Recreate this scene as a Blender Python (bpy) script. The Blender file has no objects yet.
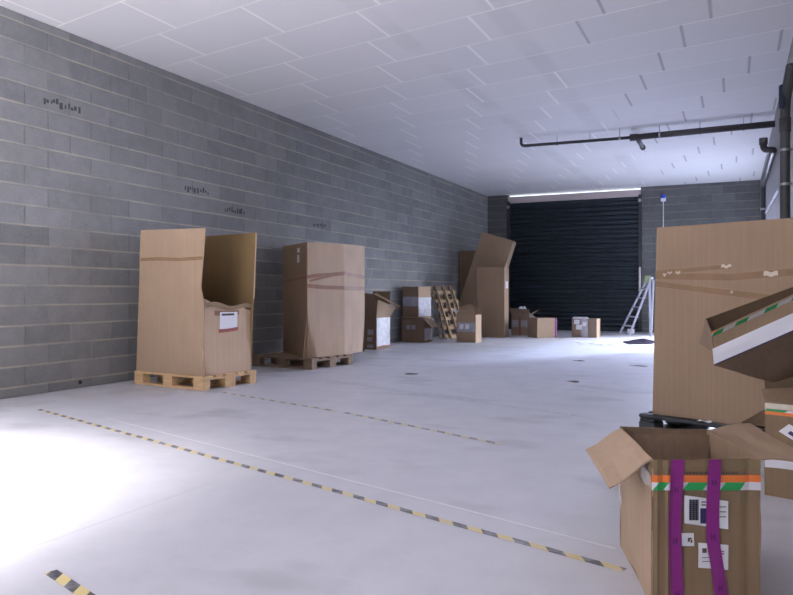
import bpy, bmesh, math, random
from mathutils import Vector, Matrix, noise
random.seed(7)
C = bpy.context.scene.collection
SC = bpy.context.scene
V = Vector
PI = math.pi

# ------------------------------------------------------------------ node helpers
class NT:
    def __init__(s, name):
        s.m = bpy.data.materials.new(name); s.m.use_nodes = True
        s.t = s.m.node_tree; s.t.nodes.clear()
        s.out = s.t.nodes.new('ShaderNodeOutputMaterial')
        s.b = s.t.nodes.new('ShaderNodeBsdfPrincipled')
        s.t.links.new(s.b.outputs[0], s.out.inputs[0])
        s.co = s.t.nodes.new('ShaderNodeTexCoord')
    def n(s, typ, **kw):
        x = s.t.nodes.new(typ)
        for k, v in kw.items(): setattr(x, k, v)
        return x
    def link(s, a, b): s.t.links.new(a, b)
    def put(s, sock, v):
        if hasattr(v, 'is_output'): s.link(v, sock)
        else: sock.default_value = v
    def math(s, op, a, b=0.0, c=0.0):
        x = s.n('ShaderNodeMath', operation=op)
        s.put(x.inputs[0], a); s.put(x.inputs[1], b); s.put(x.inputs[2], c)
        return x.outputs[0]
    def mix(s, f, a, b, typ='MIX'):
        x = s.n('ShaderNodeMixRGB', blend_type=typ)
        s.put(x.inputs[0], f)
        s.put(x.inputs[1], a if hasattr(a, 'is_output') else (*a[:3], 1))
        s.put(x.inputs[2], b if hasattr(b, 'is_output') else (*b[:3], 1))
        return x.outputs[0]
    def noise(s, scale, detail=4, rough=.55, vec=None, stretch=None):
        x = s.n('ShaderNodeTexNoise')
        x.inputs['Scale'].default_value = scale; x.inputs['Detail'].default_value = detail
        x.inputs['Roughness'].default_value = rough
        v = vec or s.co.outputs['Object']
        if stretch:
            mp = s.n('ShaderNodeMapping'); mp.inputs['Scale'].default_value = stretch
            s.link(v, mp.inputs[0]); v = mp.outputs[0]
        s.link(v, x.inputs['Vector'])
        return x.outputs['Fac']
    def ramp(s, f, lo, hi, a=0.0, b=1.0):
        x = s.n('ShaderNodeMapRange')
        s.put(x.inputs[0], f)
        for i, v in enumerate((lo, hi, a, b)): x.inputs[i+1].default_value = v
        return x.outputs[0]
    def xyz(s):
        x = s.n('ShaderNodeSeparateXYZ'); s.link(s.co.outputs['Object'], x.inputs[0])
        return x.outputs
    def bump(s, h, strength=.2, dist=.01):
        x = s.n('ShaderNodeBump'); x.inputs['Strength'].default_value = strength
        x.inputs['Distance'].default_value = dist
        s.link(h, x.inputs['Height']); s.link(x.outputs[0], s.b.inputs['Normal'])
    def done(s, col, rough=.8, metal=0, spec=.3):
        s.put(s.b.inputs['Base Color'], col if hasattr(col, 'is_output') else (*col[:3], 1))
        s.put(s.b.inputs['Roughness'], rough)
        s.b.inputs['Metallic'].default_value = metal
        s.b.inputs['Specular IOR Level'].default_value = spec
        return s.m

def m_card(name, base, var=.12, rough=.75):
    k = NT(name)
    flute = k.noise(1, 2, .5, stretch=(55, 55, 1.2))
    cloud = k.noise(2.2, 5, .6)
    grain = k.noise(140, 2, .6)
    f = k.math('ADD', k.math('MULTIPLY', flute, .35), k.math('ADD', k.math('MULTIPLY', cloud, .5), k.math('MULTIPLY', grain, .15)))
    f = k.ramp(f, .32, .68)
    d = tuple(c*(1-var) for c in base); l = tuple(min(1, c*(1+var)) for c in base)
    k.bump(flute, .12, .004)
    return k.done(k.mix(f, d, l), rough, 0, .25)

def m_plain(name, col, rough=.6, metal=0, spec=.4, var=.06, scale=20):
    k = NT(name)
    f = k.noise(scale, 4)
    return k.done(k.mix(f, tuple(c*(1-var) for c in col), tuple(min(1, c*(1+var)) for c in col)), rough, metal, spec)

def m_wood(name, base):
    k = NT(name)
    a = k.noise(1, 4, .6, stretch=(3, 40, 40)); b = k.noise(6, 4)
    f = k.ramp(k.math('ADD', k.math('MULTIPLY', a, .6), k.math('MULTIPLY', b, .4)), .3, .7)
    return k.done(k.mix(f, tuple(c*.7 for c in base), tuple(min(1, c*1.15) for c in base)), .85, 0, .2)

def m_block(name, axis, gain=1.0):
    """grey concrete blocks in running bond, courses of 0.195 m; axis: 0 = along X, 1 = along Y"""
    k = NT(name); X = k.xyz()
    h = X[axis]; z = X[2]
    r = k.math('DIVIDE', k.math('SUBTRACT', z, .1), .195)
    row = k.math('FLOOR', r); fr = k.math('FRACT', r)
    wob = k.math('MULTIPLY', k.math('SUBTRACT', k.noise(1.1, 2), .5), .05)
    fr2 = k.math('ADD', fr, wob)
    off = k.math('MULTIPLY', k.math('MODULO', k.math('ABSOLUTE', row), 2.0), .5)
    q = k.math('ADD', k.math('DIVIDE', h, .53), off)
    col = k.math('FLOOR', q); fc = k.math('FRACT', q)
    cid = k.n('ShaderNodeCombineXYZ'); k.link(col, cid.inputs[0]); k.link(row, cid.inputs[1])
    wn = k.n('ShaderNodeTexWhiteNoise', noise_dimensions='2D'); k.link(cid.outputs[0], wn.inputs['Vector'])
    rnd = wn.outputs['Value']
    hm = k.ramp(k.math('ABSOLUTE', k.math('SUBTRACT', fr2, .5)), .425, .49)
    vm = k.ramp(k.math('ABSOLUTE', k.math('SUBTRACT', fc, .5)), .478, .496)
    cloud = k.noise(.55, 5, .6); fine = k.noise(45, 5, .7); mid = k.noise(7, 4, .6)
    t = k.math('ADD', k.math('MULTIPLY', rnd, .22), k.math('ADD', k.math('MULTIPLY', mid, .40), k.math('MULTIPLY', fine, .40)))
    t = k.ramp(t, .22, .78)
    g = gain
    c = k.mix(t, (.13*g, .135*g, .142*g), (.255*g, .256*g, .26*g))
    c = k.mix(k.ramp(cloud, .35, .68, 0, .5), c, (.16*g, .155*g, .15*g))
    # joints: flush grey with patchy sandy mortar
    jn = k.ramp(k.noise(1.3, 3), .36, .6, .2, .8)
    c = k.mix(k.math('MULTIPLY', hm, jn), c, (.40*g, .35*g, .285*g))
    vn = k.ramp(k.noise(2.3, 3, vec=k.co.outputs['Object']), .45, .66, 0, 1)
    vc = k.mix(vn, (.10*g, .10*g, .105*g), (.34*g, .30*g, .26*g))
    c = k.mix(k.math('MULTIPLY', vm, .38), c, vc)
    hgt = k.math('SUBTRACT', k.math('MULTIPLY', fine, .5), k.math('MAXIMUM', hm, vm))
    k.bump(hgt, .45, .012)
    return k.done(c, .92, 0, .15)

def m_ceiling():
    k = NT('white_ceiling_panels'); X = k.xyz()
    x, y = X[0], X[1]
    v = k.math('DIVIDE', k.math('SUBTRACT', k.math('ADD', y, k.math('MULTIPLY', x, .175)), 4.03), .73)
    row = k.math('FLOOR', v); fr = k.math('FRACT', v)
    q = k.math('DIVIDE', k.math('ADD', k.math('ADD', x, 5.15), k.math('MULTIPLY', row, .284)), 1.215)
    fc = k.math('FRACT', q)
    cid = k.n('ShaderNodeCombineXYZ'); k.link(k.math('FLOOR', q), cid.inputs[0]); k.link(row, cid.inputs[1])
    wn = k.n('ShaderNodeTexWhiteNoise', noise_dimensions='2D'); k.link(cid.outputs[0], wn.inputs['Vector'])
    hm = k.ramp(k.math('ABSOLUTE', k.math('SUBTRACT', fr, .5)), .480, .490)
    vm = k.ramp(k.math('ABSOLUTE', k.math('SUBTRACT', fc, .5)), .4845, .4915)
    base = k.mix(wn.outputs['Value'], (.74, .725, .745), (.78, .765, .78))
    cl = k.ramp(k.noise(.6, 5, .6), .35, .7, 0, .35)
    base = k.mix(cl, base, (.70, .69, .715))
    fine = k.noise(60, 4, .7)
    base = k.mix(k.math('MULTIPLY', fine, .22), base, (.58, .58, .60))
    # two darker streaks along the room
    for sx, w in ((-3.2, .16), (-2.05, .16)):
        sm = k.ramp(k.math('ABSOLUTE', k.math('SUBTRACT', x, sx)), w*.5, w, .2, 0)
        sm = k.math('MULTIPLY', sm, k.ramp(k.noise(.9, 3), .35, .6))
        base = k.mix(sm, base, (.42, .41, .42))
    side = k.ramp(x, -1.9, -1.4)          # light painted in: joints look lit white on the left, dark on the right
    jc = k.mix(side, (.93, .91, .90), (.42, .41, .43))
    # cross joints fade towards the far end
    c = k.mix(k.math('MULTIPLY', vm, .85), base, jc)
    hn = k.ramp(k.noise(.8, 2), .3, .65, .35, .95)
    hf = k.math('MULTIPLY', hn, k.ramp(y, 8, 13, 1, .28))
    c = k.mix(k.math('MULTIPLY', hm, hf), c, (.93, .91, .90))
    k.bump(k.math('ADD', k.math('MULTIPLY', fine, .4), k.math('MAXIMUM', hm, vm)), .2, .006)
    return k.done(c, .9, 0, .2)

def m_floor():
    k = NT('smooth_concrete_floor')
    a = k.noise(.5, 6, .6); b = k.noise(3.5, 6, .65); c_ = k.noise(60, 4, .7)
    c = k.mix(k.ramp(a, .3, .7), (.59, .59, .64), (.70, .695, .74))
    c = k.mix(k.ramp(b, .42, .75, 0, .4), c, (.52, .515, .565))
    c = k.mix(k.math('MULTIPLY', c_, .16), c, (.33, .33, .35))
    st = k.ramp(k.noise(1.1, 3, .5, stretch=(1, 1.6, 1)), .57, .72, 0, .55)
    c = k.mix(st, c, (.34, .34, .37))
    X = k.xyz()
    cut = k.ramp(k.math('ABSOLUTE', k.math('ADD', X[0], 2.5)), .004, .012, .35, 0)
    c = k.mix(k.math('MULTIPLY', cut, k.ramp(X[1], 2.7, 3.3, .6, 0)), c, (.30, .27, .27))
    k.bump(c_, .06, .004)
    return k.done(c, k.ramp(b, .3, .7, .40, .56), 0, .55)

def m_hazard(name, fade, period=.155):
    k = NT(name); X = k.xyz()
    s = k.math('FRACT', k.math('DIVIDE', k.math('ADD', X[0], k.math('MULTIPLY', X[1], 1.0)), period))
    st = k.ramp(s, .49, .51)
    c = k.mix(st, (.05, .045, .055), (.72, .58, .22))
    n = k.ramp(k.noise(9, 5, .7), .5-.3*fade, .8-.35*fade, .08+.2*fade, .55+.4*fade)
    c = k.mix(n, c, (.62, .62, .66))
    return k.done(c, .7, 0, .3)

def m_film(name, col=(.75, .77, .85)):
    k = NT(name)
    f = k.noise(9, 5, .7); g = k.noise(1, 4, .6, stretch=(14, 14, 50))
    c = k.mix(k.ramp(f, .35, .65), tuple(x*.72 for x in col), col)
    c = k.mix(k.ramp(g, .55, .68, 0, .5), c, (.45, .35, .28))
    k.bump(f, .5, .02)
    return k.done(c, .22, 0, .5)

M = {}
M['card'] = m_card('brown_cardboard', (.300, .207, .138))
M['card_print_shaded'] = m_card('shaded_print_cardboard', (.245, .168, .10), .16)  # shade on the foreground carton's front painted in as darker cardboard
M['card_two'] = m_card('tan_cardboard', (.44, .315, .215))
M['card_lit'] = m_card('lit_cardboard', (.385, .274, .190))  # lit copy of the cardboard, light painted into its colour
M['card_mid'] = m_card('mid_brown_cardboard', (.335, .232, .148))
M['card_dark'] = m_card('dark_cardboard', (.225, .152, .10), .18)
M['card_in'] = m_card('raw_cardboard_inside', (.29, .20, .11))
M['card_shade'] = m_card('shaded_cardboard_inside', (.22, .145, .068))  # shade inside the cut-down carton painted into the colour
M['card_bright'] = m_card('bright_lit_cardboard', (.54, .385, .26))  # lighter copy, light falling on the cut side painted in
M['card_red'] = m_card('worn_cardboard', (.29, .205, .155), .22)
M['tape_brown'] = m_plain('brown_packing_tape', (.25, .125, .065), .55, 0, .15, .2, 12)
M['tape_tan'] = m_plain('tan_packing_tape', (.245, .150, .085), .5, 0, .2, .2, 12)
M['tape_film'] = m_plain('yellowed_clear_tape', (.235, .172, .095), .4, 0, .3, .2, 14)
M['tape_clear'] = m_plain('clear_packing_tape', (.60, .52, .43), .16, 0, .6, .2, 30)
M['white'] = m_plain('white_label_paper', (.78, .77, .80), .6, 0, .3, .03)
M['white_band'] = m_plain('white_paper_band', (.86, .85, .92), .6, 0, .3, .02)
M['ink'] = m_plain('black_ink', (.03, .03, .05), .7)
M['stencil'] = m_plain('faint_block_stencil', (.085, .085, .09), .9)
M['ink_soft'] = m_plain('faded_ink', (.10, .075, .06), .8)
M['navy'] = m_plain('navy_print', (.035, .03, .11), .6)
M['purple'] = m_plain('purple_tape', (.245, .02, .205), .42, 0, .4, .12, 30)
M['purple_ink'] = m_plain('dark_purple_print', (.09, .012, .10), .5)
M['orange'] = m_plain('orange_tape', (.80, .20, .045), .45, 0, .4, .06)
M['green'] = m_plain('green_tape', (.02, .33, .085), .45, 0, .4, .08)
M['wtape'] = m_plain('white_tape', (.72, .70, .75), .4, 0, .4, .05)
M['wtape_shaded'] = m_plain('shaded_white_tape', (.36, .34, .35), .5, 0, .3, .2)  # darker copy of the white tape, shade near the rim painted in
M['green_shaded'] = m_plain('shaded_green_tape', (.015, .17, .05), .5, 0, .3, .2)  # green copy darkened the same way, rim shade in its colour
M['card_gap_shade'] = m_card('shade_painted_cardboard', (.115, .075, .045))  # shade in the carton slit and gap painted into the colour
M['redtape'] = m_plain('red_brown_tape', (.32, .07, .045), .4)
M['wood'] = m_wood('pallet_pine', (.66, .45, .25))
M['wood_grey'] = m_wood('weathered_pallet_wood', (.30, .215, .15))
M['wood_pale'] = m_wood('pale_pallet_wood', (.44, .32, .20))
M['plastic'] = m_plain('black_plastic', (.018, .024, .028), .4, 0, .5, .2)
M['film'] = m_film('white_stretch_film')
M['film_grey'] = m_film('dull_stretch_film', (.48, .46, .52))
M['shutter'] = m_plain('dark_painted_shutter', (.030, .042, .055), .30, .55, .5, .2, 4)
M['rail'] = m_plain('dark_steel', (.035, .037, .04), .45, .4, .5)
M['steel'] = m_plain('galvanised_steel', (.35, .35, .36), .35, .8, .5, .1)
M['alu'] = m_plain('white_aluminium', (.42, .43, .52), .35, .1, .5, .05)
M['lintel'] = m_plain('pale_pink_lintel', (.52, .44, .44), .7)
M['pipe'] = m_plain('dark_grey_pvc', (.060, .057, .062), .5, 0, .4, .1, 6)
M['pipe_grey'] = m_plain('grey_pvc', (.065, .064, .072), .5, 0, .4, .1, 6)
M['plaster'] = m_plain('grey_plaster', (.33, .325, .33), .9, 0, .2, .1, 3)
M['blue'] = m_plain('blue_plastic', (.03, .07, .65), .3, 0, .5)
M['blue_dark'] = m_plain('dark_blue_plastic', (.012, .018, .045), .4)
M['yellow'] = m_plain('yellow_green_plastic', (.33, .37, .20), .8)
M['cloth'] = m_plain('dark_purple_cloth', (.014, .008, .022), 1.0, 0, .05)
M['dust'] = m_plain('torn_card_scrap', (.22, .18, .165), .9)
M['pale'] = m_plain('pale_worn_paint', (.77, .76, .78), .8)
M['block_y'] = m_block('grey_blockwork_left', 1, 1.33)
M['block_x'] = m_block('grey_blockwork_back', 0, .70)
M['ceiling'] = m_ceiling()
M['floor'] = m_floor()
M['haz'] = m_hazard('hazard_tape', .28)
M['haz_faint'] = m_hazard('worn_hazard_tape', .5)
M['haz_ghost'] = m_hazard('ghost_hazard_tape', 1.0)
M['haz_new'] = m_hazard('fresh_hazard_tape', .05, .15)

# ------------------------------------------------------------------ mesh helpers
class MB:
    def __init__(s): s.v = []; s.f = []
    def face(s, pts):
        b = len(s.v); s.v += [V(p) for p in pts]; s.f.append(tuple(range(b, b+len(pts))))
    def box(s, c, size, R=None, bev=0.0):
        c = V(c); hx, hy, hz = [x/2 for x in size]
        if bev > 0:
            bm = bmesh.new(); bmesh.ops.create_cube(bm, size=1)
            bmesh.ops.scale(bm, vec=size, verts=bm.verts)
            bmesh.ops.bevel(bm, geom=bm.edges[:], offset=bev, segments=1, affect='EDGES')
            b = len(s.v); bm.verts.index_update()
            for w in bm.verts: s.v.append(c + (R @ w.co if R else w.co.copy()))
            for p in bm.faces: s.f.append(tuple(b+w.index for w in p.verts))
            bm.free(); return
        b = len(s.v)
        for x in (-hx, hx):
            for y in (-hy, hy):
                for z in (-hz, hz):
                    p = V((x, y, z)); s.v.append(c + (R @ p if R else p))
        for q in ((0,1,3,2),(4,6,7,5),(0,4,5,1),(2,3,7,6),(0,2,6,4),(1,5,7,3)): s.f.append(tuple(b+i for i in q))
    def bar(s, a, b_, w, d, up=(0,0,1)):
        """rectangular bar from a to b_, w across, d deep"""
        a, b_ = V(a), V(b_); ax = (b_-a); L = ax.length; ax.normalize()
        sd = ax.cross(V(up)); sd.normalize(); u = sd.cross(ax)
        R = Matrix((ax, sd, u)).transposed()
        s.box((a+b_)/2, (L, w, d), R)
    def tube(s, pts, r, n=14, cap=True):
        pts = [V(p) for p in pts]; rings = []
        prev = None
        for i, p in enumerate(pts):
            t = (pts[min(i+1, len(pts)-1)] - pts[max(i-1, 0)]).normalized()
            if prev is None:
                a = t.orthogonal().normalized()
            else:
                a = (prev - t*prev.dot(t)).normalized()
            prev = a; b = t.cross(a)
            k = len(s.v); rr = r[i] if isinstance(r, (list, tuple)) else r
            for j in range(n):
                th = 2*PI*j/n; s.v.append(p + (a*math.cos(th)+b*math.sin(th))*rr)
            rings.append(k)
        for k0, k1 in zip(rings, rings[1:]):
            for j in range(n): s.f.append((k0+j, k0+(j+1) % n, k1+(j+1) % n, k1+j))
        if cap:
            s.f.append(tuple(rings[0]+j for j in reversed(range(n)))); s.f.append(tuple(rings[-1]+j for j in range(n)))
    def sheet(s, S, nu=8, nv=8, thick=.005, off=0.0, mapuv=None):
        """solid sheet on surface S(u,v) -> (point, outward normal)"""
        b = len(s.v); W = nu+1; N = W*(nv+1)
        top = []; bot = []
        for j in range(nv+1):
            for i in range(W):
                u, v = i/nu, j/nv
                if mapuv: u, v = mapuv(u, v)
                p, n = S(u, v)
                top.append(p+n*off); bot.append(p+n*(off-thick))
        s.v += top + bot
        for j in range(nv):
            for i in range(nu):
                a = b+j*W+i
                s.f.append((a, a+1, a+W+1, a+W)); s.f.append((a+N, a+N+W, a+N+W+1, a+N+1))
        for i in range(nu):
            a = b+i; s.f.append((a, a+N, a+N+1, a+1))
            a = b+nv*W+i; s.f.append((a, a+1, a+N+1, a+N))
        for j in range(nv):
            a = b+j*W; s.f.append((a, a+W, a+N+W, a+N))
            a = b+j*W+nu; s.f.append((a, a+N, a+N+W, a+W))
    def lathe(s, prof, c, n=24):
        c = V(c); rings = []
        for r, z in prof:
            k = len(s.v); rings.append(k)
            for j in range(n): s.v.append(c+V((r*math.cos(2*PI*j/n), r*math.sin(2*PI*j/n), z)))
        for k0, k1 in zip(rings, rings[1:]):
            for j in range(n): s.f.append((k0+j, k0+(j+1) % n, k1+(j+1) % n, k1+j))
        s.f.append(tuple(rings[0]+j for j in reversed(range(n)))); s.f.append(tuple(rings[-1]+j for j in range(n)))
    def build(s, name, mat, parent=None, smooth=False, origin=None):
        me = bpy.data.meshes.new(name)
        o0 = V((0, 0, 0))
        p = parent
        inv = None
        if parent is not None: inv = WORLD[parent.name].inverted()
        elif origin is not None: o0 = V(origin)
        vs = [(inv @ v) if inv else (v-o0) for v in s.v]
        me.from_pydata([tuple(v) for v in vs], [], s.f)
        me.validate(); me.update()
        if smooth:
            for q in me.polygons: q.use_smooth = True
        me.materials.append(mat)
        o = bpy.data.objects.new(name, me); C.objects.link(o)
        if parent is not None:
            o.parent = parent; WORLD[o.name] = WORLD[parent.name]
        else:
            o.location = o0; WORLD[o.name] = Matrix.Translation(o0)
        return o

WORLD = {}
def thing(name, label, cat, loc, group=None, rz=0):
    o = bpy.data.objects.new(name, None); C.objects.link(o)
    o.location = loc; o.rotation_euler = (0, 0, rz); o.empty_display_size = .1
    WORLD[o.name] = Matrix.Translation(V(loc)) @ Matrix.Rotation(rz, 4, 'Z')
    return tag(o, label, cat, group)
def tag(o, label, cat, group=None, kind=None):
    if label: o['label'] = label
    if cat: o['category'] = cat
    if group: o['group'] = group
    if kind: o['kind'] = kind
    return o
def struct(name, mb, mat, parent=None):
    o = mb.build(name, mat, parent)
    if parent is None: o['kind'] = 'structure'
    return o
def copy_tree(o, parent=None):
    c = o.copy(); C.objects.link(c)
    if parent is not None: c.parent = parent
    for ch in list(o.children): copy_tree(ch, c)
    return c

def quadS(a, b, c, d, disp=None):
    """a bottom-left, b bottom-right, c top-right, d top-left as seen from outside"""
    a, b, c, d = map(V, (a, b, c, d))
    n = (b-a).cross(d-a); n.normalize()
    def S(u, v):
        p = a.lerp(b, u).lerp(d.lerp(c, u), v)
        if disp: p = p + n*disp(u, v)
        return p, n
    return S
def wob(seed, amp=.006, sc=2.5):
    def f(u, v): return amp*noise.noise(V((u*sc+seed*7.3, v*sc-seed*3.1, seed)))
    return f
def patch(S, u0, v0, u1, v1, du=0.0, dv=0.0):
    """map for a decal: rectangle with shear"""
    return lambda u, v: (u0+(u1-u0)*u+du*v, v0+(v1-v0)*v+dv*u)
def strip(S, path, w, nseg=14):
    """map for a strip following a path of (u,v) with half-width w in v"""
    def f(u, v):
        t = u*(len(path)-1); i = min(int(t), len(path)-2); fr = t-i
        x = path[i][0]*(1-fr)+path[i+1][0]*fr; y = path[i][1]*(1-fr)+path[i+1][1]*fr
        return x, y+(v-.5)*2*w
    return f
def decal(name, mat, parent, S, mapuv, off=.002, nu=6, nv=2, th=.001):
    mb = MB(); mb.sheet(S, nu, nv, th, off, mapuv); return mb.build(name, mat, parent)

# ------------------------------------------------------------------ the room
XL, XR, YB, ZC = -6.24, .55, 19.2, 3.70
YF = -3.2; XN = 2.3; YN = 7.6
mb = MB(); mb.box(((XL-.3+XN+1.2)/2, (YF-2+YB+2)/2, -.1), (XN+1.2-XL+.3, YB+2-YF+2, .2)); struct('floor', mb, M['floor'])
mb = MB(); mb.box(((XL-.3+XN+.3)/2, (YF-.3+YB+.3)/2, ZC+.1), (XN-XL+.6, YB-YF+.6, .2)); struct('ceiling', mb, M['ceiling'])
mb = MB(); mb.box((XL-.1, (YF+YB)/2, ZC/2), (.2, YB-YF+.6, ZC-.004)); wl = struct('wall_left', mb, M['block_y'])
# stencilled marks on a few blocks
mb = MB()
for (y0, y1, z) in ((4.99, 5.45, 2.93), (7.02, 7.45, 2.315), (7.80, 8.22, 2.13), (10.05, 10.45, 2.13)):
    y = y0
    while y < y1:
        w = random.uniform(.015, .04)
        mb.box((XL+.002, y, z+random.uniform(-.02, .02)), (.003, w, random.uniform(.03, .075)))
        y += w+random.uniform(.008, .03)
mb.build('stencil_mark', M['stencil'], wl)
mb = MB(); mb.tube([(XL-.02, 5.42, .06), (XL+.004, 5.42, .06)], .022, 12); mb.build('weep_hole', M['ink'], wl)

# back wall with the shutter opening
OX0, OX1, OZ = -5.66, -2.17, 3.70
mb = MB()
mb.box(((XL+OX0)/2, YB+.1, ZC/2), (OX0-XL, .2, ZC-.004))
mb.box(((OX1+XR+.2)/2, YB+.1, ZC/2), (XR+.2-OX1, .2, ZC-.004))
struct('wall_back', mb, M['block_x'])
# right wall: far part stands in by the room, with a wide daylight doorway; the near part is set back
DY0, DY1, DZ = 15.6, 18.9, 2.05
mb = MB()
mb.box((XR+.1, (YN+DY0)/2, ZC/2), (.2, DY0-YN, ZC-.004))
mb.box((XR+.1, (DY1+YB)/2, ZC/2), (.2, YB-DY1-.004, ZC-.004))
mb.box((XR+.1, (DY0+DY1)/2, (DZ+ZC)/2), (.2, DY1-DY0, ZC-DZ-.004))
mb.box(((XR+.2+XN)/2, YN+.1, ZC/2), (XN-XR-.2, .2, ZC-.004))
mb.box((XN+.1, (YF+YN)/2, ZC/2), (.2, YN-YF, ZC-.004))
struct('wall_right', mb, M['plaster'])
# wall behind the camera with an open loading doorway
mb = MB()
mb.box(((XL-5.9)/2, YF-.1, ZC/2), (XL*-1-5.9, .2, ZC-.004))
mb.box(((XN-2.3)/2, YF-.1, ZC/2), (XN+2.3, .2, ZC-.004))
mb.box((-4.1, YF-.1, 3.6), (3.6, .2, .19))
struct('wall_front', mb, M['block_x'])

# roller shutter
sh = thing('roller_shutter', 'dark slatted roller shutter closing the wide opening in the back wall', 'roller shutter', ((OX0+OX1)/2, YB+.12, 0))
P = .121; ztop = 3.47
mb = MB(); prof = []
nsl = int(ztop/P)
for i in range(nsl):
    for k, (t, d) in enumerate(((0, 0), (.08, .0), (.10, .020), (.22, .038), (.40, .046), (.62, .042), (.82, .026), (.95, .006))):
        prof.append((i*P+.01+t*P, d))
prof.append((nsl*P+.01, 0))
for (z0, d0), (z1, d1) in zip(prof, prof[1:]):
    y0, y1 = YB+.10-d0, YB+.10-d1
    mb.face([(OX0+.03, y0, z0), (OX1-.03, y0, z0), (OX1-.03, y1, z1), (OX0+.03, y1, z1)])
# back skin so the curtain is solid
mb.box(((OX0+OX1)/2, YB+.125, .06+ztop/2), (OX1-OX0-.01, .02, ztop+.12))
mb.build('slat_curtain', M['shutter'], sh)
mb = MB(); mb.box(((OX0+OX1)/2, YB+.085, .035), (OX1-OX0-.08, .06, .06), None, .008); mb.build('bottom_bar', M['rail'], sh)
for x in (OX0+.03, OX1-.03):
    mb = MB(); s_ = 1 if x < -4 else -1
    mb.box((x-.015*s_, YB-.01, 1.76), (.085, .02, 3.5)); mb.box((x-.05*s_, YB+.03, 1.76), (.018, .08, 3.5)); mb.box((x+.022*s_, YB+.02, 1.76), (.012, .06, 3.5))
    mb.build('guide_rail', M['rail'], sh)
mb = MB(); mb.box((OX1-.02, YB-.024, 1.35), (.05, .01, .62)); mb.build('worn_strip', M['steel'], sh)
mb = MB(); mb.box(((OX0+OX1)/2, YB+.03, 3.555), (OX1-OX0, .06, .175), None, .01); mb.build('top_box', M['lintel'], sh)
for x in (OX0+.02, OX1-.02):
    mb = MB(); mb.tube([(x, YB-.03, 3.36), (x, YB-.06, 3.36)], .045, 16); mb.build('roller_stop', M['steel'], sh)

# ------------------------------------------------------------------ pallets
def make_pallet(name, label, L, W, mat, loc, rz, group=None):
    """EUR type pallet: L along local X, W along local Y"""
    t = thing(name, label, 'pallet', loc, group, rz)
    Wm = WORLD[t.name]
    def b(part, c, size, k=.004):
        m_ = MB(); m_.box((0, 0, 0), size, None, k)
        m_.v = [Wm @ (v+V(c)) for v in m_.v]; m_.build(part, mat, t)
    for y in (-W/2+.05, 0, W/2-.05): b('bottom_board', (0, y, .011), (L, .10 if y else .145, .022))
    for x in (-L/2+.0725, 0, L/2-.0725):
        for y in (-W/2+.05, 0, W/2-.05): b('block', (x, y, .061), (.145, .10 if y else .145, .078))
        b('cross_board', (x, 0, .111), (.145, W, .022))
    n = 5
    for i in range(n):
        y = -W/2+.0725+(W-.145)*i/(n-1)
        b('deck_board', (0, y, .133), (L, .145 if i in (0, 2, 4) else .10, .022))
    return t
# pallet under the cut-down carton
R12 = math.radians(-7)
d1 = V((math.cos(R12), math.sin(R12), 0)); e1 = V((-math.sin(R12), math.cos(R12), 0))
N1 = V((-4.91, 5.785, 0))
c1 = N1 - d1*.54 + e1*.39
make_pallet('wooden_pallet', 'pale pine pallet under the tall carton with one side cut down', 1.08, .78, M['wood'], c1, R12)
# pallet under the second carton
R5 = math.radians(-7)
d2 = V((math.cos(R5), math.sin(R5), 0)); e2 = V((-math.sin(R5), math.cos(R5), 0))
N2 = V((-4.97, 7.97, 0))
c2 = N2 - d2*.53 + e2*.45
make_pallet('wooden_pallet', 'dark weathered pallet under the tall taped carton by the block wall', 1.06, .90, M['wood_grey'], c2, R5)

# ------------------------------------------------------------------ tall carton with its side cut down
zb, zt = .147, 1.66
n_ = N1 - d1*.02 + e1*.02; l_ = n_ - d1*1.05; r_ = n_ + e1*.70; b_ = l_ + e1*.70
def up(p, z): return V((p.x, p.y, z))
t = thing('cut_down_carton', 'tall brown carton with right side cut down to half height, on a pine pallet', 'carton', ((n_+b_)/2).to_tuple()[:2]+(zb,))
# long face towards the camera, its free edge curved
free = lambda v: .06*max(0, v-.52)**.5 if v > .52 else 0
SA = quadS(up(l_, zb), up(n_, zb), up(n_, zt)+d1*.055-e1*.02, up(l_, zt+.03)+d1*.075, lambda u, v: .012*math.sin(PI*u)*math.sin(PI*v)+.004*noise.noise(V((u*3, v*3, 1))) - (.03*max(0, u-.86)/.14*max(0, .2-v)/.2))
# the free edge swings in above the cut
def swing(u, v):
    w = max(0, min(1, (v-.50)/.10)); return u*(1-.05*w*(1-max(0, v-.6)/.4)), v
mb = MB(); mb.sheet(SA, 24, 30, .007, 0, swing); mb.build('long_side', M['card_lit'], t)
def cut_top(u):  # ragged torn top of the short side
    return .875 + .010*math.sin(u*11)+.02*noise.noise(V((u*6, 3, 0))) + (.07*max(0, .2-u)/.2) - .07*max(0, u-.3)
h_ = zt-zb
SBf = quadS(up(n_, zb), up(r_, zb), up(r_, zt), up(n_, zt), lambda u, v: .006*noise.noise(V((u*3, v*4, 5)))-.02*max(0, .12-u)/.12*max(0, .15-v)/.15)
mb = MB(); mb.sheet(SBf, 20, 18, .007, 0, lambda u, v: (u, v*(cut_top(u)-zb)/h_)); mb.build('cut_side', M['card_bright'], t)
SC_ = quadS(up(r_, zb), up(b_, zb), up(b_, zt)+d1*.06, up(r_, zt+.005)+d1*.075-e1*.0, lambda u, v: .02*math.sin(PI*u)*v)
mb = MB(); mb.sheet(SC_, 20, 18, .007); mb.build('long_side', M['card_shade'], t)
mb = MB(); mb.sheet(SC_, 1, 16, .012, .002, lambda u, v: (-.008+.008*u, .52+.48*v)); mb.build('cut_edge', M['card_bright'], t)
SD = quadS(up(b_, zb), up(l_, zb), up(l_, zt+.03)+d1*.075, up(b_, zt+.0)+d1*.06)
mb = MB(); mb.sheet(SD, 8, 8, .007); mb.build('short_side', M['card'], t)
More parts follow.
